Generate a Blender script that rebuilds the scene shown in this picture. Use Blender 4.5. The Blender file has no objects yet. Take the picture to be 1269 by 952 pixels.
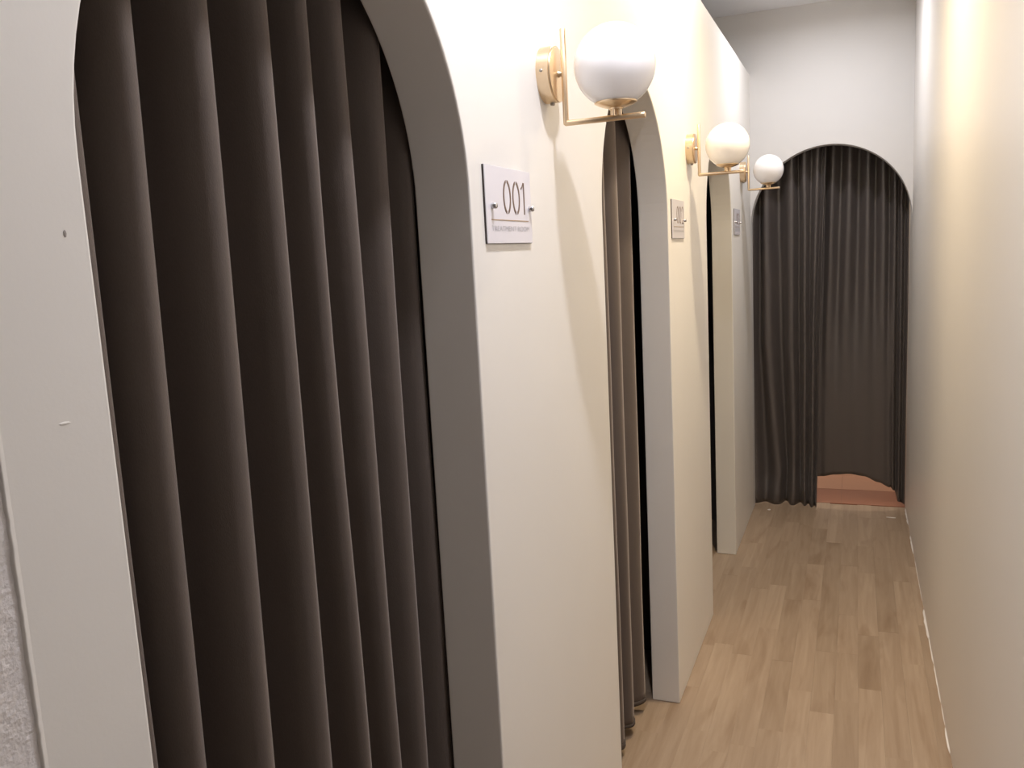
import bpy, bmesh, math, random
from mathutils import Vector, Matrix, noise

random.seed(7)
S = bpy.context.scene
C = S.collection
PI = math.pi

# ------------------------------------------------------------------ camera
cam_data = bpy.data.cameras.new('camera')
cam_data.sensor_width = 36.0
cam_data.lens = 1056.03 / 1269.0 * 36.0
cam_data.clip_start = 0.02
cam = bpy.data.objects.new('camera', cam_data)
C.objects.link(cam)
YAW, PITCH, ROLL = 0.38695, 0.14867, -0.05253
F = Vector((-math.sin(YAW) * math.cos(PITCH), math.cos(YAW) * math.cos(PITCH), -math.sin(PITCH)))
R0 = Vector((math.cos(YAW), math.sin(YAW), 0))
U0 = R0.cross(F)
R = R0 * math.cos(ROLL) + U0 * math.sin(ROLL)
U = U0 * math.cos(ROLL) - R0 * math.sin(ROLL)
cam.matrix_world = Matrix(((R.x, U.x, -F.x, 0), (R.y, U.y, -F.y, 0), (R.z, U.z, -F.z, 1.5), (0, 0, 0, 1)))
S.camera = cam

# ------------------------------------------------------------------ world, view
world = bpy.data.worlds.new('world')
S.world = world
world.use_nodes = True
world.node_tree.nodes['Background'].inputs[0].default_value = (0.8, 0.8, 0.85, 1)
world.node_tree.nodes['Background'].inputs[1].default_value = 0.02
S.view_settings.view_transform = 'Standard'
S.view_settings.look = 'None'
S.view_settings.gamma = 1.0
S.view_settings.exposure = 0.17

# ------------------------------------------------------------------ main dimensions (metres, z up, y along the corridor)
XL, WT, XR, YE = -0.5326, 0.0918, 0.2661, 4.872      # left wall face, its thickness, right wall face, end wall face
XB = XL - WT
TOP, CEIL, SPRING = 2.39, 2.70, 1.588
ARCHES = [(0.485, 1.181), (1.903, 2.638), (3.369, 4.093)]
# ceiling downlights: y, colour, watts, beam spread in degrees
LAMPS = [(1.17, (0.92, 0.92, 1.0), 11.3, 142), (2.70, (1.0, 0.82, 0.57), 14.6, 150), (4.15, (0.94, 0.94, 1.0), 7.4, 168)]
LAMP_X = -0.14
for ly, col, watts, spread in LAMPS:
    ld = bpy.data.lights.new('downlight_lamp', 'AREA')
    ld.shape = 'DISK'
    ld.size = 0.085
    ld.energy = watts
    ld.color = col
    ld.spread = math.radians(spread)
    lo = bpy.data.objects.new('downlight_lamp', ld)
    C.objects.link(lo)
    lo.location = (LAMP_X, ly, CEIL - 0.006)
# lamp of the room behind the end curtain
ld = bpy.data.lights.new('back_room_lamp', 'AREA')
ld.shape = 'DISK'
ld.size = 0.2
ld.energy = 17
ld.color = (1.0, 0.84, 0.70)
lo = bpy.data.objects.new('back_room_lamp', ld)
C.objects.link(lo)
lo.location = (-0.1, 6.6, 2.6)


# ------------------------------------------------------------------ materials
def mat(name, col, rough=0.6, metal=0.0, **kw):
    m = bpy.data.materials.new(name)
    m.use_nodes = True
    b = m.node_tree.nodes['Principled BSDF']
    b.inputs['Base Color'].default_value = (*col, 1)
    b.inputs['Roughness'].default_value = rough
    b.inputs['Metallic'].default_value = metal
    for k, v in kw.items():
        b.inputs[k.replace('_', ' ')].default_value = v
    return m, m.node_tree, b


def N(t, kind, **kw):
    n = t.nodes.new(kind)
    for k, v in kw.items():
        if hasattr(n, k):
            setattr(n, k, v)
        else:
            n.inputs[k].default_value = v
    return n


def paint(name, col, rough=0.55, bump=0.04, scale=260, mottle=0.03, spec=0.4):
    m, t, b = mat(name, col, rough)
    b.inputs['Specular IOR Level'].default_value = spec
    tc = N(t, 'ShaderNodeTexCoord')
    nz = N(t, 'ShaderNodeTexNoise', Scale=scale, Detail=3.0)
    t.links.new(tc.outputs['Object'], nz.inputs['Vector'])
    n2 = N(t, 'ShaderNodeTexNoise', Scale=3.0, Detail=4.0)
    t.links.new(tc.outputs['Object'], n2.inputs['Vector'])
    bp = N(t, 'ShaderNodeBump', Strength=bump, Distance=0.002)
    t.links.new(nz.outputs['Fac'], bp.inputs['Height'])
    bp2 = N(t, 'ShaderNodeBump', Strength=0.06, Distance=0.01)
    t.links.new(n2.outputs['Fac'], bp2.inputs['Height'])
    t.links.new(bp.outputs['Normal'], bp2.inputs['Normal'])
    t.links.new(bp2.outputs['Normal'], b.inputs['Normal'])
    mx = N(t, 'ShaderNodeMix', data_type='RGBA')
    mx.inputs[6].default_value = (*[c * (1 - mottle) for c in col], 1)
    mx.inputs[7].default_value = (*[min(1, c * (1 + mottle)) for c in col], 1)
    t.links.new(n2.outputs['Fac'], mx.inputs[0])
    t.links.new(mx.outputs[2], b.inputs['Base Color'])
    return m


M_WALL = paint('cream_paint', (0.845, 0.82, 0.775), 0.5)
M_RIGHT = paint('cream_satin_paint', (0.835, 0.80, 0.755), 0.38, mottle=0.02)
M_END = paint('off_white_paint', (0.75, 0.735, 0.715), 0.6)
M_CEIL = paint('ceiling_paint', (0.90, 0.90, 0.92), 0.8)
M_DARK = paint('cubicle_shade_colour', (0.10, 0.09, 0.08), 0.8)  # shade inside the cubicles, put into the base colour
M_PLASTER = paint('rough_plaster', (0.80, 0.76, 0.74), 0.85, bump=0.3, scale=420)
M_CAULK = paint('white_caulk', (0.86, 0.82, 0.78), 0.7)
M_CHIP = paint('chip_filler', (0.40, 0.36, 0.33), 0.8)


def fabric(name, col, rough, sheen, bump=0.25, spec=0.2, scale=900):
    m, t, b = mat(name, col, rough)
    b.inputs['Sheen Weight'].default_value = sheen
    b.inputs['Sheen Roughness'].default_value = 0.4
    b.inputs['Sheen Tint'].default_value = (0.9, 0.78, 0.7, 1)
    b.inputs['Specular IOR Level'].default_value = spec
    tc = N(t, 'ShaderNodeTexCoord')
    mp = N(t, 'ShaderNodeMapping')
    mp.inputs['Scale'].default_value = (1, 1, 0.35)
    t.links.new(tc.outputs['Object'], mp.inputs['Vector'])
    nz = N(t, 'ShaderNodeTexNoise', Scale=scale, Detail=2.0)
    t.links.new(mp.outputs['Vector'], nz.inputs['Vector'])
    n2 = N(t, 'ShaderNodeTexNoise', Scale=28.0, Detail=4.0)
    t.links.new(tc.outputs['Object'], n2.inputs['Vector'])
    bp = N(t, 'ShaderNodeBump', Strength=bump, Distance=0.001)
    t.links.new(nz.outputs['Fac'], bp.inputs['Height'])
    bp2 = N(t, 'ShaderNodeBump', Strength=0.10, Distance=0.008)
    t.links.new(n2.outputs['Fac'], bp2.inputs['Height'])
    t.links.new(bp.outputs['Normal'], bp2.inputs['Normal'])
    t.links.new(bp2.outputs['Normal'], b.inputs['Normal'])
    mx = N(t, 'ShaderNodeMix', data_type='RGBA')
    mx.inputs[6].default_value = (*[c * 0.88 for c in col], 1)
    mx.inputs[7].default_value = (*[c * 1.12 for c in col], 1)
    t.links.new(nz.outputs['Fac'], mx.inputs[0])
    t.links.new(mx.outputs[2], b.inputs['Base Color'])
    return m


M_CURT = fabric('brown_blackout_fabric', (0.120, 0.096, 0.082), 0.75, 0.4)
M_SATIN = fabric('charcoal_brown_satin_fabric', (0.084, 0.071, 0.066), 0.40, 0.10, bump=0.06, spec=0.9)
M_HEM = fabric('brown_hem_fabric', (0.085, 0.068, 0.058), 0.8, 0.1)

M_GOLD, _t, _b = mat('brushed_champagne_gold', (0.80, 0.635, 0.44), 0.28, 1.0)
_n = N(_t, 'ShaderNodeTexNoise', Scale=300.0, Detail=2.0)
_r = N(_t, 'ShaderNodeMapRange')
_r.inputs['To Min'].default_value = 0.24
_r.inputs['To Max'].default_value = 0.36
_t.links.new(_n.outputs['Fac'], _r.inputs['Value'])
_t.links.new(_r.outputs['Result'], _b.inputs['Roughness'])
M_GLOBE, _t, _b = mat('white_opal_glass', (0.93, 0.91, 0.93), 0.22)
_b.inputs['Coat Weight'].default_value = 0.3
_b.inputs['Subsurface Weight'].default_value = 0.7
_b.inputs['Subsurface Radius'].default_value = (1.0, 1.0, 1.0)
_b.inputs['Subsurface Scale'].default_value = 0.05
_b.inputs['Coat Roughness'].default_value = 0.06
M_CHROME, _t, _b = mat('chrome', (0.55, 0.55, 0.57), 0.2, 1.0)
M_SCREW, _t, _b = mat('steel_screw', (0.35, 0.33, 0.30), 0.35, 1.0)
M_PANEL, _t, _b = mat('white_acrylic', (0.80, 0.78, 0.83), 0.22)
M_PANELB, _t, _b = mat('dark_brown_backing', (0.045, 0.032, 0.028), 0.5)
M_DIGIT, _t, _b = mat('bronze_cut_digits', (0.16, 0.10, 0.07), 0.4, 0.2)
M_LINE, _t, _b = mat('gold_rule', (0.42, 0.29, 0.17), 0.4, 0.3)
M_TEXT, _t, _b = mat('pale_grey_lettering', (0.50, 0.49, 0.51), 0.6)
M_TRIM, _t, _b = mat('white_lamp_trim', (0.8, 0.8, 0.8), 0.4)
M_LENS, _t, _b = mat('lamp_lens', (0.9, 0.9, 0.9), 0.4)
M_LENS.node_tree.nodes['Principled BSDF'].inputs['Emission Color'].default_value = (1, 0.95, 0.9, 1)
M_LENS.node_tree.nodes['Principled BSDF'].inputs['Emission Strength'].default_value = 4.0


def plank_material():
    m, t, b = mat('light_oak_strip', (0.5, 0.36, 0.25), 0.42)
    b.inputs['Specular IOR Level'].default_value = 0.35
    oi = N(t, 'ShaderNodeObjectInfo')
    geo = N(t, 'ShaderNodeNewGeometry')
    off = N(t, 'ShaderNodeVectorMath', operation='SCALE')
    cmb = N(t, 'ShaderNodeCombineXYZ')
    for k in range(3):
        t.links.new(oi.outputs['Random'], cmb.inputs[k])
    t.links.new(cmb.outputs[0], off.inputs[0])
    off.inputs['Scale'].default_value = 37.0
    add = N(t, 'ShaderNodeVectorMath', operation='ADD')
    t.links.new(geo.outputs['Position'], add.inputs[0])
    t.links.new(off.outputs[0], add.inputs[1])
    mp = N(t, 'ShaderNodeMapping')
    mp.inputs['Scale'].default_value = (38, 2.4, 1)
    t.links.new(add.outputs[0], mp.inputs['Vector'])
    g = N(t, 'ShaderNodeTexNoise', Scale=1.0, Detail=6.0, Roughness=0.62, Distortion=0.6)
    t.links.new(mp.outputs['Vector'], g.inputs['Vector'])
    mp2 = N(t, 'ShaderNodeMapping')
    mp2.inputs['Scale'].default_value = (9, 1.3, 1)
    t.links.new(add.outputs[0], mp2.inputs['Vector'])
    g2 = N(t, 'ShaderNodeTexNoise', Scale=1.0, Detail=3.0, Distortion=1.4)
    t.links.new(mp2.outputs['Vector'], g2.inputs['Vector'])
    tone = N(t, 'ShaderNodeValToRGB')
    e = tone.color_ramp.elements
    e[0].position, e[0].color = 0.0, (0.36, 0.268, 0.187, 1)
    e[1].position, e[1].color = 1.0, (0.435, 0.33, 0.236, 1)
    mid = tone.color_ramp.elements.new(0.5)
    mid.color = (0.398, 0.298, 0.211, 1)
    t.links.new(oi.outputs['Random'], tone.inputs[0])
    ramp = N(t, 'ShaderNodeValToRGB')
    ramp.color_ramp.elements[0].position, ramp.color_ramp.elements[0].color = 0.28, (0.84, 0.80, 0.76, 1)
    ramp.color_ramp.elements[1].position, ramp.color_ramp.elements[1].color = 0.7, (1.06, 1.06, 1.06, 1)
    t.links.new(g.outputs['Fac'], ramp.inputs[0])
    mul = N(t, 'ShaderNodeMix', data_type='RGBA', blend_type='MULTIPLY')
    mul.inputs[0].default_value = 1.0
    t.links.new(tone.outputs[0], mul.inputs[6])
    t.links.new(ramp.outputs[0], mul.inputs[7])
    r2 = N(t, 'ShaderNodeValToRGB')
    r2.color_ramp.elements[0].position, r2.color_ramp.elements[0].color = 0.30, (0.82, 0.78, 0.74, 1)
    r2.color_ramp.elements[1].position, r2.color_ramp.elements[1].color = 0.46, (1, 1, 1, 1)
    t.links.new(g2.outputs['Fac'], r2.inputs[0])
    mul2 = N(t, 'ShaderNodeMix', data_type='RGBA', blend_type='MULTIPLY')
    mul2.inputs[0].default_value = 1.0
    t.links.new(mul.outputs[2], mul2.inputs[6])
    t.links.new(r2.outputs[0], mul2.inputs[7])
    t.links.new(mul2.outputs[2], b.inputs['Base Color'])
    bp = N(t, 'ShaderNodeBump', Strength=0.06, Distance=0.001)
    t.links.new(g.outputs['Fac'], bp.inputs['Height'])
    t.links.new(bp.outputs['Normal'], b.inputs['Normal'])
    return m


M_PLANK = plank_material()
M_SUB = paint('dark_subfloor', (0.2, 0.15, 0.11), 0.9)
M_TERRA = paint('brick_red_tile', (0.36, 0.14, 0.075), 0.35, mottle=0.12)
M_TERRA2 = paint('pale_terracotta_tile', (0.56, 0.30, 0.19), 0.4, mottle=0.08)


# ------------------------------------------------------------------ helpers
def obj(name, bm, material, parent=None, smooth=False):
    me = bpy.data.meshes.new(name)
    bmesh.ops.recalc_face_normals(bm, faces=bm.faces)
    bm.to_mesh(me)
    bm.free()
    if smooth:
        for f in me.polygons:
            f.use_smooth = True
    o = bpy.data.objects.new(name, me)
    C.objects.link(o)
    me.materials.append(material)
    if parent:
        o.parent = parent
    return o


def struct(o):
    o['kind'] = 'structure'
    return o


def thing(name, label, cat, loc=(0, 0, 0), group=None):
    o = bpy.data.objects.new(name, None)
    o.empty_display_size = 0.05
    C.objects.link(o)
    o.location = loc
    tag(o, label, cat, group)
    return o


def tag(o, label, cat, group=None):
    o['label'] = label
    o['category'] = cat
    if group:
        o['group'] = group
    return o


def box_bm(lo, hi, bm=None):
    bm = bm or bmesh.new()
    x0, y0, z0 = lo
    x1, y1, z1 = hi
    v = [bm.verts.new(c) for c in ((x0, y0, z0), (x1, y0, z0), (x1, y1, z0), (x0, y1, z0),
                                   (x0, y0, z1), (x1, y0, z1), (x1, y1, z1), (x0, y1, z1))]
    for f in ((0, 3, 2, 1), (4, 5, 6, 7), (0, 1, 5, 4), (1, 2, 6, 5), (2, 3, 7, 6), (3, 0, 4, 7)):
        bm.faces.new([v[i] for i in f])
    return bm


def lathe_bm(profile, axis='z', n=40, origin=(0, 0, 0), bm=None):
    """profile: list of (radius, height along the axis)"""
    bm = bm or bmesh.new()
    rings = []
    for r, h in profile:
        ring = []
        cnt = 1 if r < 1e-6 else n
        for k in range(cnt):
            a = 2 * PI * k / n
            c, s = r * math.cos(a), r * math.sin(a)
            p = {'z': (c, s, h), 'x': (h, c, s), 'y': (c, h, s)}[axis]
            ring.append(bm.verts.new(Vector(p) + Vector(origin)))
        rings.append(ring)
    for a, b in zip(rings[:-1], rings[1:]):
        for k in range(n):
            k2 = (k + 1) % n
            if len(a) == 1 and len(b) == 1:
                continue
            if len(a) == 1:
                bm.faces.new((a[0], b[k], b[k2]))
            elif len(b) == 1:
                bm.faces.new((a[k], a[k2], b[0]))
            else:
                bm.faces.new((a[k], a[k2], b[k2], b[k]))
    return bm


def arch_wall_bm(lo, hi, top, arches, depth0, depth1, axis, n=48):
    """a wall slab from lo to hi with arched openings (lo_k, hi_k, spring_k, segments)"""
    bm = bmesh.new()
    def P(a, b, d):
        return (d, a, b) if axis == 'x' else (a, d, b)
    cells = []
    left = [(lo, 0.0), (lo, top)]                 # the open side of the pier being built, from bottom to top
    for a, b, sp in arches:
        c, r = (a + b) / 2, (b - a) / 2
        el, er = min(0.06, a - lo), min(0.06, hi - b)
        arc = arch_pts(c, r, sp, n)
        x0, x1 = a - el, b + er
        ring = []
        for k, (px, pz) in enumerate(arc):
            dx, dz = px - c, pz - sp
            if k in (0, n):
                ring.append((x0 if k == 0 else x1, sp))
                continue
            t = min((top - sp) / dz, ((x1 - c) / dx if dx > 1e-9 else (x0 - c) / dx) if abs(dx) > 1e-9 else 1e9)
            ring.append((c + dx * t, sp + dz * t))
        for k in range(n):
            p, q, P1, Q1 = arc[k], arc[k + 1], ring[k], ring[k + 1]
            cell = [p, P1]
            if P1[1] < top - 1e-6 and Q1[1] > top - 1e-6:
                cell.append((x0, top))
            if P1[1] > top - 1e-6 and Q1[1] < top - 1e-6:
                cell.append((x1, top))
            cell += [Q1, q]
            cells.append([v for i_, v in enumerate(cell) if math.dist(v, cell[i_ - 1]) > 1e-6])
        side_l = [(x0, 0.0)] + [v for v in ring if abs(v[0] - x0) < 1e-6 and v[1] < top - 1e-6] + [(x0, top)]
        side_r = [(x1, 0.0)] + list(reversed([v for v in ring if abs(v[0] - x1) < 1e-6 and v[1] < top - 1e-6])) + [(x1, top)]
        if x0 - left[0][0] > 1e-5:
            cells.append(left + list(reversed(side_l)))
        if el > 1e-5:
            cells.append([(x0, 0.0), (x0, sp), (a, sp), (a, 0.0)])
        if er > 1e-5:
            cells.append([(b, 0.0), (b, sp), (x1, sp), (x1, 0.0)])
        left = side_r
    if hi - left[0][0] > 1e-5:
        cells.append(left + [(hi, top), (hi, 0.0)])
    vf, vb, count = {}, {}, {}
    def key(p):
        return (round(p[0], 5), round(p[1], 5))
    for cell in cells:
        for p in cell:
            k = key(p)
            if k not in vf:
                vf[k] = bm.verts.new(P(*p, depth0))
                vb[k] = bm.verts.new(P(*p, depth1))
        ks = [key(p) for p in cell]
        bm.faces.new([vf[k] for k in ks])
        bm.faces.new([vb[k] for k in reversed(ks)])
        for k1, k2 in zip(ks, ks[1:] + ks[:1]):
            e = tuple(sorted((k1, k2)))
            count[e] = count.get(e, 0) + 1
    for (k1, k2), c in count.items():
        if c == 1:
            bm.faces.new((vf[k1], vf[k2], vb[k2], vb[k1]))
    return bm


def bevel(o, width, segs=2, angle=50):
    m = o.modifiers.new('bevel', 'BEVEL')
    m.width = width
    m.segments = segs
    m.limit_method = 'ANGLE'
    m.angle_limit = math.radians(angle)
    return o


def arch_pts(c, r, z, n=48):
    return [(c - r * math.cos(PI * k / n), z + r * math.sin(PI * k / n)) for k in range(n + 1)]


# ------------------------------------------------------------------ shell
# partition with three arched openings
Y0 = 0.389
wl = struct(bevel(obj('wall_left', arch_wall_bm(Y0, YE, TOP, [(a, b, SPRING) for a, b in ARCHES], XL, XB, 'x'), M_WALL), 0.0028, 2))
for f in wl.data.polygons:
    f.use_smooth = False
# dark cubicles behind it
obj('cubicle_light_block', box_bm((-1.7, Y0, TOP - 0.02), (XB, YE - 0.002, TOP)), M_DARK, wl)  # unseen lid added over the cubicles to keep the light out
obj('cubicle_back', box_bm((-1.74, Y0, 0), (-1.7, YE - 0.002, TOP)), M_DARK, wl)
for yy in (Y0 + 0.0, 1.53, 2.99, 4.62):
    obj('cubicle_divider', box_bm((-1.7, yy, 0), (XB, yy + 0.03, TOP - 0.02)), M_DARK, wl)
# paint chips on the pier nearest the camera
bm = bmesh.new()
lathe_bm([(0, 0.0006), (0.0012, 0.0004), (0.0016, 0)], 'x', 7, (XL, 0.4635, 1.533), bm)
for v in bm.verts:
    v.co.z = 1.533 + (v.co.z - 1.533) * 1.8
obj('paint_chip', bm, M_CHIP, wl)
bm = bmesh.new()
lathe_bm([(0, 0.0005), (0.0009, 0.0003), (0.0012, 0)], 'x', 8, (XL, 0.4425, 1.3968), bm)
for v in bm.verts:
    v.co.y = 0.4425 + (v.co.y - 0.4425) * 4.5
    v.co.z += (v.co.y - 0.4425) * -0.04
obj('paint_blister', bm, M_WALL, wl)
# raised ragged paint edge where the smooth board meets the plaster
bm = bmesh.new()
prev = None
for k in range(300):
    z = 0.3 + k * 0.0068
    wob = 0.0007 * noise.noise(Vector((0, 0, z * 60))) + 0.0008 * noise.noise(Vector((3, 0, z * 160)))
    row = [bm.verts.new((XL - 0.002, Y0 - 0.0016 + wob, z)), bm.verts.new((XL + 0.0007, Y0 - 0.0006 + wob, z)),
           bm.verts.new((XL + 0.0006, Y0 + 0.001 + wob, z)), bm.verts.new((XL - 0.0002, Y0 + 0.0048, z))]
    if prev:
        for q in range(3):
            bm.faces.new((prev[q], prev[q + 1], row[q + 1], row[q]))
    prev = row
obj('paint_edge', bm, M_WALL, wl, True)

# rough plaster next to it
bm = bmesh.new()
ny, nz_ = 60, 330
y_a, y_b, z_a, z_b = 0.245, 0.390, 0.70, 1.55
grid = []
for i in range(nz_ + 1):
    z = z_a + (z_b - z_a) * i / nz_
    row = []
    for j in range(ny + 1):
        y = y_a + (y_b - y_a) * j / ny
        d = 0.0004 * noise.noise(Vector((5, y * 120, z * 120))) + 0.0004 * noise.noise(Vector((9, y * 330, z * 330))) + 0.0005 * noise.noise(Vector((1, y * 30, z * 30)))
        row.append(bm.verts.new((XL - 0.0012 + d, y, z)))
    grid.append(row)
for i in range(nz_):
    for j in range(ny):
        bm.faces.new((grid[i][j], grid[i][j + 1], grid[i + 1][j + 1], grid[i + 1][j]))
for lo, hi in (((XL - 0.09, -2.2, 0), (XL - 0.006, 0.389, CEIL)), ((XL - 0.006, -2.2, 0), (XL - 0.0035, 0.246, CEIL)),
               ((XL - 0.006, 0.245, 1.548), (XL - 0.0035, 0.389, CEIL)), ((XL - 0.006, 0.245, 0), (XL - 0.0035, 0.389, 0.702))):
    box_bm(lo, hi, bm)
struct(obj('wall_left.001', bm, M_PLASTER))

# right wall, ceiling, wall behind the camera
struct(obj('wall_right', box_bm((XR, -2.2, 0), (XR + 0.1, 7.6, CEIL)), M_RIGHT))
struct(obj('ceiling', box_bm((-1.9, -2.2, CEIL), (XR + 0.1, 7.6, CEIL + 0.08)), M_CEIL))
struct(obj('wall_front', box_bm((-1.9, -2.3, 0), (XR + 0.1, -2.2, CEIL)), M_END))
struct(obj('wall_left.002', box_bm((-1.9, Y0, TOP), (-1.74, 7.6, CEIL)), M_END))
# end wall with its arch as wide as the corridor
struct(bevel(obj('wall_back', arch_wall_bm(-1.74, XR, CEIL, [(XL, XR, SPRING + 0.004)], YE, YE + 0.085, 'y', 64), M_END), 0.0012, 1))
# room behind the end curtain
struct(obj('wall_back.001', box_bm((-1.9, 7.5, 0), (XR, 7.6, CEIL)), M_END))
struct(obj('wall_left.003', box_bm((-1.9, YE + 0.085, 0), (-1.74, 7.5, TOP)), M_END))

# floor of oak strips, each one a piece
fl = struct(obj('floor', box_bm((-1.74, -2.2, -0.06), (XR, 5.08, -0.007)), M_SUB))
bm = box_bm((0, 0, -0.008), (1, 1, 0))
strip_me = bpy.data.meshes.new('plank')
bm.to_mesh(strip_me)
bm.free()
strip_me.materials.append(M_PLANK)
SW = 0.0725
x_first = 0.018 - 15 * SW
rng = random.Random(21)
first = True
for col in range(19):
    x0 = x_first + col * SW
    x1 = min(x0 + SW, XR)
    if x1 - x0 < 0.004:
        continue
    y = (1.05 if x0 > -0.56 else 1.3) - rng.random() * 0.7
    end = 5.06 + rng.uniform(-0.012, 0.018)
    while y < end:
        L = rng.choice((0.34, 0.46, 0.58, 0.7, 0.82)) * rng.uniform(0.92, 1.08)
        if end - (y + L) < 0.12:
            L = end - y
        y1 = min(y + L, end)
        o = bpy.data.objects.new('plank', strip_me)
        C.objects.link(o)
        o.parent = fl
        o.location = (x0 + 0.00012, y + 0.00012, rng.uniform(-0.0004, 0.0))
        o.scale = (x1 - x0 - 0.00024, y1 - y - 0.00024, 1)
        y = y1
obj('floor_margin', box_bm((-1.74, -2.2, -0.008), (XR, 0.33, -0.0005)), M_PLANK, fl)

# terracotta floor of the room behind
tf = struct(obj('floor.001', box_bm((-1.74, 5.05, -0.06), (XR, 7.5, -0.010)), M_SUB))
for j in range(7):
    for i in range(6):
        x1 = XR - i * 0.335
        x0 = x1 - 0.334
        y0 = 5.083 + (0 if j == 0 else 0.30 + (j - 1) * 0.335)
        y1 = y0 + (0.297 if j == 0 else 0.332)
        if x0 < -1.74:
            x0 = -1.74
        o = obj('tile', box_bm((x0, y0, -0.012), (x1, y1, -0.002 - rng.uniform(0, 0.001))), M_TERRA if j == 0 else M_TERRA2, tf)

# broken caulk line along the right wall
bm = bmesh.new()
def caulk(ya, yb, wdt):
    n = max(2, int((yb - ya) / 0.03))
    prev = None
    for k in range(n + 1):
        y = ya + (yb - ya) * k / n
        w_ = wdt * (0.75 + 0.5 * noise.noise(Vector((2, y * 23, 0))))
        h_ = wdt * (0.7 + 0.4 * noise.noise(Vector((6, y * 31, 0))))
        if k in (0, n):
            w_ *= 0.5
        row = [bm.verts.new((XR + 0.0005, y, h_)), bm.verts.new((XR - w_, y, 0.0006)), bm.verts.new((XR + 0.0005, y, -0.001))]
        if prev:
            for q in range(3):
                bm.faces.new((prev[q], prev[(q + 1) % 3], row[(q + 1) % 3], row[q]))
        else:
            bm.faces.new(row)
        prev = row
    bm.faces.new(list(reversed(prev)))
for a, b, w_ in ((2.58, 2.72, 0.006), (2.74, 2.86, 0.0025), (2.88, 3.14, 0.0035), (3.15, 3.36, 0.0045), (3.36, 3.63, 0.009),
                 (3.72, 4.2, 0.002), (4.3, 4.56, 0.006), (4.75, 5.03, 0.006)):
    caulk(a, b, w_)
tr = struct(obj('trim_1', bm, M_CAULK))


# ------------------------------------------------------------------ curtains
def smooth(t):
    return t * t * (3 - 2 * t)


def curtain_mesh(crests, depth_fn, place, z0_fn, z1, nz=70, per=14, wob=0.004, seed=0, sharp=0.8, thick=0.0):
    """crests: function z -> list of crest positions along the rail; a valley lies between two crests.
    place(s, d, z) -> point, d = distance behind the crest line"""
    bm = bmesh.new()
    nc = len(crests(1.0))
    rows = []
    total = (nc - 1) * per
    for i in range(nz + 1):
        row = []
        for k in range(total + 1):
            c = k // per
            f = (k % per) / per
            if c == nc - 1:
                c, f = nc - 2, 1.0
            s_guess = (crests(1.0)[c] + f * (crests(1.0)[c + 1] - crests(1.0)[c]))
            zb = z0_fn(s_guess)
            z = zb + (z1 - zb) * (i / nz)
            cr_ = crests(z)
            s = cr_[c] + f * (cr_[c + 1] - cr_[c])
            prof = (0.5 - 0.5 * math.cos(2 * PI * f)) ** sharp
            d = depth_fn(c, z) * prof
            s += wob * noise.noise(Vector((seed + (c + f) * 1.3, 0.5, z * 1.6)))
            d += 0.5 * wob * (1 + noise.noise(Vector((seed + 7 + (c + f) * 2.1, 0.3, z * 2.4))))
            row.append(bm.verts.new(place(s, d, z)))
        rows.append(row)
    for a, b in zip(rows[:-1], rows[1:]):
        for k in range(total):
            bm.faces.new((a[k], a[k + 1], b[k + 1], b[k]))
    return bm, rows


def door_curtain(label, crest_list, depths, lean, hem, seed):
    root = thing('door_curtain', label, 'curtain', (XB - 0.05, (crest_list[0] + crest_list[-1]) / 2, 0), 'door curtains of the cubicles')
    ox, oy = root.location.x, root.location.y
    xf = XB - 0.006
    def crests(z):
        return [c + lean[k % len(lean)] * (z - 1.2) for k, c in enumerate(crest_list)]
    def place(s, d, z):
        return (xf - d - ox, s - oy, z)
    zh = lambda s: hem + 0.008 * noise.noise(Vector((seed, s * 9, 0)))
    bm, rows = curtain_mesh(crests, lambda c, z: depths[c % len(depths)] * (0.9 + 0.1 * (z / 2)), place, zh, 2.06, 60, 16, 0.004, seed, 1.5)
    o = obj('fabric', bm, M_CURT, root, True)
    sm = o.modifiers.new('solid', 'SOLIDIFY')
    sm.thickness = 0.0022
    sm.offset = -1
    # stitched hem band: a fold of the same cloth along the bottom
    bm, rows = curtain_mesh(crests, lambda c, z: depths[c % len(depths)] * (0.9 + 0.1 * (z / 2)),
                            lambda s, d, z: (xf - d - ox + 0.0012, s - oy, z), zh, hem + 0.012, 2, 16, 0.004, seed, 1.5)
    o2 = obj('hem', bm, M_HEM, root, True)
    sm = o2.modifiers.new('solid', 'SOLIDIFY')
    sm.thickness = 0.0036
    sm.offset = 0
    # rail on the back of the partition
    y0, y1 = crest_list[0] - oy, crest_list[-1] - oy
    b = box_bm((XB - 0.05 - ox, y0, 2.055), (XB - ox, y1, 2.085))
    obj('rail', b, M_TRIM, root)
    return root


door_curtain('wide brown pleated curtain in the nearest arched doorway, left of the 001 sign',
             [0.385, 0.475, 0.574, 0.634, 0.744, 0.854, 0.938, 1.018, 1.106, 1.186, 1.262], [0.09, 0.09, 0.085, 0.14, 0.14, 0.135, 0.11, 0.09, 0.095, 0.075],
             [0.01, 0.005, 0.0, 0.018, 0.016, 0.008, -0.004, -0.006, 0.006, 0.0, 0.0], 0.03, 11)
door_curtain('narrow strip of brown curtain seen in the second arched doorway, behind the first wall lamp',
             [1.86, 1.97, 2.08, 2.19, 2.283, 2.412, 2.580], [0.07, 0.06, 0.07, 0.055, 0.065, 0.06],
             [0.01, -0.01, 0.006], 0.035, 23)
door_curtain('dark sliver of curtain in the third and farthest arched doorway of the left wall',
             [3.33, 3.43, 3.54, 3.65, 3.75, 3.84], [0.06, 0.055, 0.06], [0.006, -0.006, 0.004], 0.03, 37)


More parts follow.
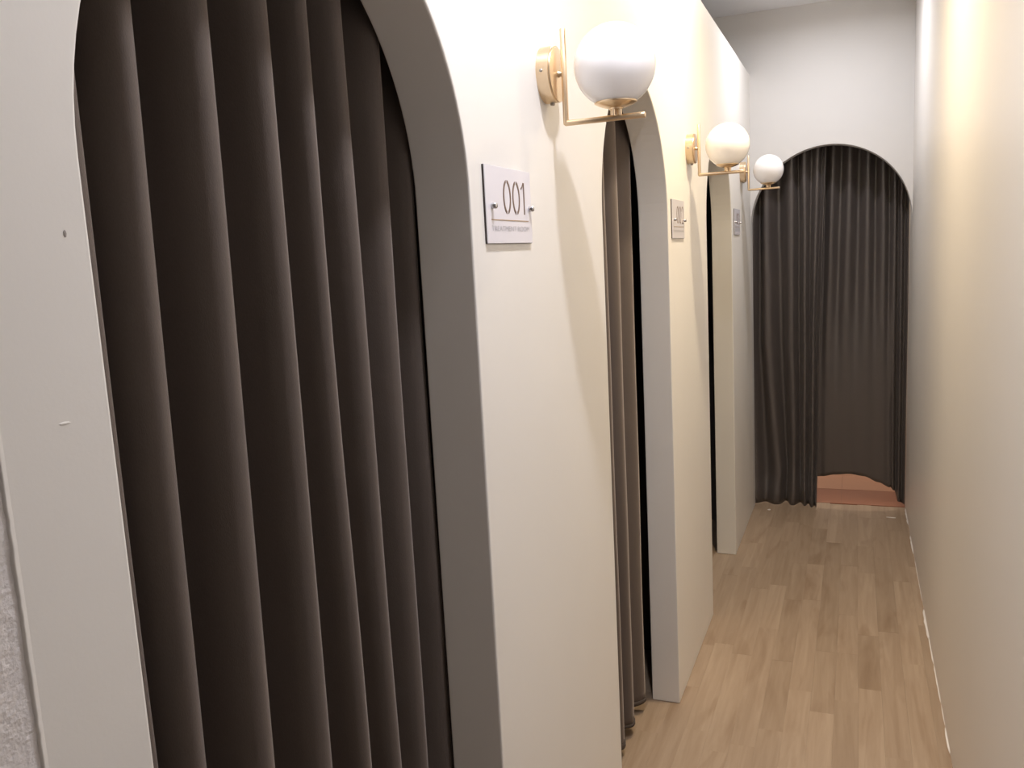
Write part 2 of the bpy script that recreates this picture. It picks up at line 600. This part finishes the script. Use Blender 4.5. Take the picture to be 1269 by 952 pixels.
def lerp_lists(keys):
    """keys: [(z, list)] descending z"""
    def fn(z):
        if z >= keys[0][0]:
            return keys[0][1]
        for (za, a), (zb, b) in zip(keys[:-1], keys[1:]):
            if z >= zb:
                t = (za - z) / (za - zb)
                return [p + (q - p) * t for p, q in zip(a, b)]
        return keys[-1][1]
    return fn


# end of the corridor: gathered left curtain and the raised right curtain
YC = 4.985
root = thing('end_curtain', 'dark gathered curtain panel reaching the floor on the left of the end archway', 'curtain', (-0.37, YC, 0), 'pair of curtains in the end archway')
crL = lerp_lists([(2.1, [-0.60, -0.530, -0.465, -0.332, -0.262, -0.190, -0.150]),
                  (0.96, [-0.60, -0.550, -0.465, -0.325, -0.262, -0.215, -0.185]),
                  (0.20, [-0.60, -0.540, -0.400, -0.318, -0.262, -0.222, -0.192]),
                  (0.0, [-0.60, -0.535, -0.410, -0.320, -0.262, -0.222, -0.196])])
dL = [0.06, 0.065, 0.085, 0.068, 0.052, 0.036]
def placeL(s, d, z):
    puff = 0.06 * max(0.0, 1 - z / 0.35) ** 2 * (1 + 0.5 * noise.noise(Vector((s * 12, z * 9, 4))))
    roll = 0.014 * max(0.0, 1 - z / 0.10) ** 2
    return (s + 0.37, d - puff + roll * 2 , z)
bm, rows = curtain_mesh(crL, lambda c, z: dL[c], placeL, lambda s: 0.004 + 0.006 * abs(noise.noise(Vector((s * 14, 0, 2)))), 2.12, 90, 14, 0.007, 51, 1.3)
o = obj('fabric', bm, M_SATIN, root, True)
m = o.modifiers.new('solid', 'SOLIDIFY'); m.thickness = 0.002; m.offset = 1
obj('rail', box_bm((-0.62 + 0.37, -0.0395, 2.10), (-0.15 + 0.37, 0.02, 2.13)), M_TRIM, root)

root = thing('end_curtain', 'dark curtain panel with hem lifted off the floor, right half of the end archway', 'curtain', (0.03, YC + 0.07, 0), 'pair of curtains in the end archway')
crR = lerp_lists([(2.1, [-0.235, -0.188, -0.115, -0.030, 0.062, 0.135, 0.190, 0.224, 0.259]),
                  (0.96, [-0.235, -0.205, -0.145, -0.050, 0.055, 0.140, 0.196, 0.227, 0.262]),
                  (0.0, [-0.235, -0.205, -0.150, -0.055, 0.055, 0.150, 0.202, 0.230, 0.262])])
dR = [0.04, 0.055, 0.065, 0.07, 0.06, 0.05, 0.04, 0.038]
def hemR(s):
    k = [(-0.3, 0.145), (-0.17, 0.160), (-0.10, 0.172), (-0.03, 0.180), (0.05, 0.172), (0.12, 0.140), (0.18, 0.112), (0.205, 0.095), (0.222, 0.035), (0.25, 0.02)]
    for (a, za), (b, zb) in zip(k[:-1], k[1:]):
        if s <= b:
            return za + (zb - za) * smooth((s - a) / (b - a)) if s >= a else za
    return 0.02
def placeR(s, d, z):
    fade = 0.08 + 0.92 * smooth(min(1, max(0, (z - 0.55) / 1.25)))
    if s > 0.185:
        fade = max(fade, 0.8)
    return (s - 0.03, d * fade + 0.006 * noise.noise(Vector((s * 6, z * 2.5, 8))), z)
bm, rows = curtain_mesh(crR, lambda c, z: dR[c], placeR, hemR, 2.12, 90, 12, 0.003, 77, 1.2)
o = obj('fabric', bm, M_SATIN, root, True)
m = o.modifiers.new('solid', 'SOLIDIFY'); m.thickness = 0.002; m.offset = 1
obj('rail', box_bm((-0.235 - 0.03, -0.003, 2.125), (XR - 0.03, 0.02, 2.15)), M_TRIM, root)


# ------------------------------------------------------------------ wall lamps
def make_sconce(loc, label):
    """origin on the wall face at the centre of the round wall plate"""
    t = thing('wall_sconce', label, 'lamp', loc, 'globe lamps along the left wall')
    pr, pt = 0.0495, 0.026
    plate = obj('wall_plate', lathe_bm([(0, 0), (pr, 0), (pr, pt - 0.0035), (pr - 0.001, pt - 0.003), (pr - 0.0012, pt - 0.002), (pr - 0.0005, pt - 0.0015),
                                        (pr - 0.0012, pt), (pr - 0.003, pt + 0.0003), (0, pt + 0.0006)], 'x', 64), M_GOLD, t, True)
    em = plate.modifiers.new('edges', 'EDGE_SPLIT'); em.split_angle = math.radians(40)
    obj('screw', lathe_bm([(0.0028, 0), (0.0028, -0.0012), (0.0018, -0.002), (0, -0.0021)], 'y', 14, (0.010, -pr + 0.0004, 0.0)), M_SCREW, plate)
    obj('thumb_screw', lathe_bm([(0.0045, 0.002), (0.0045, -0.0035), (0.003, -0.0045), (0, -0.0046)], 'z', 16, (0.013, 0.0, -pr)), M_SCREW, plate)
    rx = 0.0375
    obj('connector', lathe_bm([(0.0062, pt), (0.0062, pt + 0.002), (0.0045, pt + 0.003), (0.0045, rx - 0.003)], 'x', 20), M_GOLD, t, True)
    r = 0.0052
    zb, zt = -0.088, 0.078
    obj('upright_rod', lathe_bm([(0, zt), (r - 0.001, zt), (r, zt - 0.001), (r, zb + r), (r, zb)], 'z', 24, (rx, 0, 0)), M_GOLD, t, True)
    bm = lathe_bm([(r, rx - r * 0.2), (r, 0.185 - 0.001), (r - 0.001, 0.185), (0, 0.185)], 'x', 24, (0, 0, zb))
    lathe_bm([(0, -r), (r * .5, -r * .866), (r * .866, -r * .5), (r, 0), (r * .866, r * .5), (0, r)], 'z', 24, (rx, 0, zb), bm)
    obj('arm_rod', bm, M_GOLD, t, True)
    gx, gz, gr = 0.1320, 0.0020, 0.0725
    bot = gz - gr
    # nipple between the rod and the cup
    post = obj('post', lathe_bm([(0.0045, zb), (0.0045, bot - 0.004), (0.011, bot - 0.0038), (0.0125, bot - 0.0030), (0.0125, bot + 0.0005)], 'z', 28, (gx, 0, 0)), M_GOLD, t, True)
    for k in range(4):
        a = PI / 4 + k * PI / 2 + 0.5
        obj('stud', lathe_bm([(0.003, zb + 0.003), (0.003, bot - 0.002)], 'z', 12, (gx + 0.0085 * math.cos(a), 0.0085 * math.sin(a), 0)), M_GOLD, post, True)
    # shallow dish that carries the globe
    prof = []
    for k in range(13):
        a = math.radians(31.0) * k / 12
        prof.append(((gr + 0.0022) * math.sin(a), gz - (gr + 0.0022) * math.cos(a)))
    prof += [((gr + 0.0004) * math.sin(math.radians(31)), gz - (gr + 0.0004) * math.cos(math.radians(31)))]
    obj('cup', lathe_bm(prof, 'z', 48, (gx, 0, 0)), M_GOLD, t, True)
    prof = [(gr * math.sin(PI * k / 40), gz - gr * math.cos(PI * k / 40)) for k in range(41)]
    prof[0] = (0, gz - gr)
    prof[-1] = (0, gz + gr)
    obj('globe', lathe_bm(prof, 'z', 64, (gx, 0, 0)), M_GLOBE, t, True)
    return t


def copy_tree(o, parent=None):
    c = o.copy()
    C.objects.link(c)
    if parent:
        c.parent = parent
    for ch in list(o.children):
        copy_tree(ch, c)
    return c


sc = make_sconce((XL, 1.545, 1.824), 'nearest gold wall lamp with a large white globe, right of the 001 sign')
for loc, label in (((XL, 3.000, 1.828), 'middle gold wall lamp with white globe, right of the second arched doorway'),
                   ((XL, 4.455, 1.852), 'farthest gold wall lamp, its small globe overlapping the curtained end archway')):
    c = copy_tree(sc)
    c.location = loc
    c['label'] = label


# ------------------------------------------------------------------ door signs
def text_bm(body, size, width):
    cu = bpy.data.curves.new('lettering', 'FONT')
    cu.body = body
    cu.size = size
    cu.align_x = 'LEFT'
    cu.extrude = 0.0
    to = bpy.data.objects.new('lettering', cu)
    C.objects.link(to)
    dg = bpy.context.evaluated_depsgraph_get()
    me = bpy.data.meshes.new_from_object(to.evaluated_get(dg))
    bpy.data.objects.remove(to)
    bm = bmesh.new()
    bm.from_mesh(me)
    bpy.data.meshes.remove(me)
    xs = [v.co.x for v in bm.verts]
    k = width / (max(xs) - min(xs))
    x0 = min(xs)
    for v in bm.verts:
        v.co = ((v.co.x - x0) * k, v.co.y, v.co.z)
    return bm


def digit_zero(bm, cy, cz, hw, hh, d):
    """two opposed crescents, like a stencil 0"""
    for side in (-1, 1):
        n = 22
        a0, a1 = (100, 262) if side < 0 else (-78, 84)
        L = []
        for k in range(n + 1):
            f = k / n
            a = math.radians(a0 + (a1 - a0) * f)
            # left stroke swells at the bottom, right stroke at the top
            wgt = 0.0018 + 0.0026 * (f if side < 0 else f) ** 1.0 * math.sin(PI * min(1, 0.18 + 0.82 * (0.5 + abs(f - 0.5))))
            wgt = 0.0028 + 0.0020 * math.sin(PI * f)
            ux, uz = math.cos(a), math.sin(a)
            outer = (cy + hw * ux, cz + hh * uz)
            inner = (cy + (hw - wgt) * ux, cz + (hh - wgt * 1.6) * uz)
            L.append([bm.verts.new((d, *outer)), bm.verts.new((d, *inner)), bm.verts.new((d - 0.0012, *inner)), bm.verts.new((d - 0.0012, *outer))])
        for p, q in zip(L[:-1], L[1:]):
            for e in range(4):
                bm.faces.new((p[e], p[(e + 1) % 4], q[(e + 1) % 4], q[e]))
        bm.faces.new(L[0])
        bm.faces.new(list(reversed(L[-1])))


def stroke(bm, pts, wid, d):
    """a flat stroke through (y, z) points"""
    L = []
    for k, (a, b) in enumerate(pts):
        p0 = pts[max(0, k - 1)]
        p1 = pts[min(len(pts) - 1, k + 1)]
        tx, tz = p1[0] - p0[0], p1[1] - p0[1]
        l = math.hypot(tx, tz)
        nx, nz = -tz / l, tx / l
        L.append([bm.verts.new((d, a + nx * wid / 2, b + nz * wid / 2)), bm.verts.new((d, a - nx * wid / 2, b - nz * wid / 2)),
                  bm.verts.new((d - 0.0012, a - nx * wid / 2, b - nz * wid / 2)), bm.verts.new((d - 0.0012, a + nx * wid / 2, b + nz * wid / 2))])
    for p, q in zip(L[:-1], L[1:]):
        for e in range(4):
            bm.faces.new((p[e], p[(e + 1) % 4], q[(e + 1) % 4], q[e]))
    bm.faces.new(L[0])
    bm.faces.new(list(reversed(L[-1])))


def door_sign(yc, zc, last, label):
    t = thing('door_sign', label, 'sign', (XL, yc, zc), 'room number signs beside the arched doorways')
    hw, hh = 0.0995, 0.0605
    bk, th = 0.0030, 0.0045
    bevel(obj('backing', box_bm((0.0, -hw, -hh), (bk, hw, hh)), M_PANELB, t), 0.0004, 1)
    bevel(obj('panel', box_bm((bk, -hw + 0.0003, -hh + 0.0006), (th, hw, hh)), M_PANEL, t), 0.0003, 1)
    d = th + 0.0005
    for k, ch in enumerate('00' + last):
        bm = bmesh.new()
        cy = -0.0115 + k * 0.0405
        if ch == '0':
            digit_zero(bm, cy, 0.0140, 0.0168, 0.0275, d)
        elif ch == '1':
            stroke(bm, [(cy - 0.004 , 0.0408), (cy - 0.004, -0.0122)], 0.0048, d)
            stroke(bm, [(cy - 0.017, 0.0300), (cy - 0.011, 0.0335), (cy - 0.0064, 0.0400)], 0.0030, d)
        elif ch == '2':
            stroke(bm, [(cy - 0.012 + 0.024 * q / 12 if False else cy - 0.012 * math.cos(PI * q / 10), 0.026 + 0.0145 * math.sin(PI * q / 10)) for q in range(11)]
                   + [(cy + 0.009, 0.014), (cy - 0.002, -0.001), (cy - 0.012, -0.0115)], 0.0036, d)
            stroke(bm, [(cy - 0.012, -0.0115), (cy + 0.013, -0.0115)], 0.0036, d)
        else:
            stroke(bm, [(cy + 0.012 * math.sin(math.radians(-60 + q * 24)), 0.0275 + 0.013 * math.cos(math.radians(-60 + q * 24))) for q in range(10)], 0.0034, d)
            stroke(bm, [(cy + 0.013 * math.sin(math.radians(10 + q * 23)), 0.001 + 0.0145 * math.cos(math.radians(10 + q * 23))) for q in range(10)], 0.0034, d)
        obj('digit', bm, M_DIGIT, t)
    obj('rule_line', box_bm((th - 0.0005, -0.0815, -0.0239), (d, 0.0825, -0.0225)), M_LINE, t)
    bm = text_bm('TREATMENT ROOM', 0.0118, 0.166)
    for v in bm.verts:
        v.co = (d, v.co.x - 0.082, v.co.y - 0.0405)
    obj('lettering', bm, M_TEXT, t)
    for sy in (-0.0765, 0.0895):
        obj('standoff_screw', lathe_bm([(0.0048, th - 0.001), (0.0048, th + 0.007), (0.0038, th + 0.0085), (0, th + 0.009)], 'x', 20, (0, sy, -0.002)), M_CHROME, t, True)
    return t


door_sign(1.328, 1.5815, '1', 'white 001 sign with bronze digits on the pier nearest the camera')
door_sign(2.782, 1.589, '2', 'cream lit door sign left of the middle wall lamp, beside the second doorway')
door_sign(4.262, 1.606, '3', 'tiny grey-white door sign near the end wall, below the farthest lamp')


# ------------------------------------------------------------------ small debris on the floor by the end archway
def flake(x, y, L, wd, rot, label):
    bm = bmesh.new()
    n = 9
    top = []
    for k in range(n):
        a = 2 * PI * k / n
        rr = 1 + 0.3 * noise.noise(Vector((x * 9, k * 1.7, y)))
        top.append((L * math.cos(a) * rr, wd * math.sin(a) * rr))
    vt = [bm.verts.new((px, py, 0.0025 + 0.001 * math.cos(k))) for k, (px, py) in enumerate(top)]
    vb = [bm.verts.new((px, py, 0.0)) for px, py in top]
    bm.faces.new(vt)
    bm.faces.new(list(reversed(vb)))
    for k in range(n):
        bm.faces.new((vb[k], vb[(k + 1) % n], vt[(k + 1) % n], vt[k]))
    o = obj('paint_flake', bm, M_CAULK)
    o.location = (x, y, 0)
    o.rotation_euler = (0, 0, rot)
    tag(o, label, 'debris')


flake(-0.447, 4.865, 0.009, 0.010, 0.3, 'small white paint flake on the floor below the left end curtain')
flake(0.185, 4.855, 0.024, 0.006, -0.15, 'long pale paint flake on the floor near the right wall by the end archway')

# ------------------------------------------------------------------ ceiling downlights
proto = None
for (ly, col, watts, spread), lab in zip(LAMPS, ('recessed ceiling downlight nearest the camera', 'recessed warm ceiling downlight in the middle of the corridor',
                                         'recessed ceiling downlight nearest the end wall')):
    if proto is None:
        proto = thing('downlight', lab, 'light', (LAMP_X, ly, CEIL), 'downlights along the corridor ceiling')
        obj('trim_ring', lathe_bm([(0.046, 0.0), (0.048, -0.005), (0.058, -0.004), (0.060, 0.0)], 'z', 40), M_TRIM, proto, True)
        obj('lens', lathe_bm([(0, -0.001), (0.046, -0.001)], 'z', 40), M_LENS, proto)
    else:
        c = copy_tree(proto)
        c.location = (LAMP_X, ly, CEIL)
        c['label'] = lab
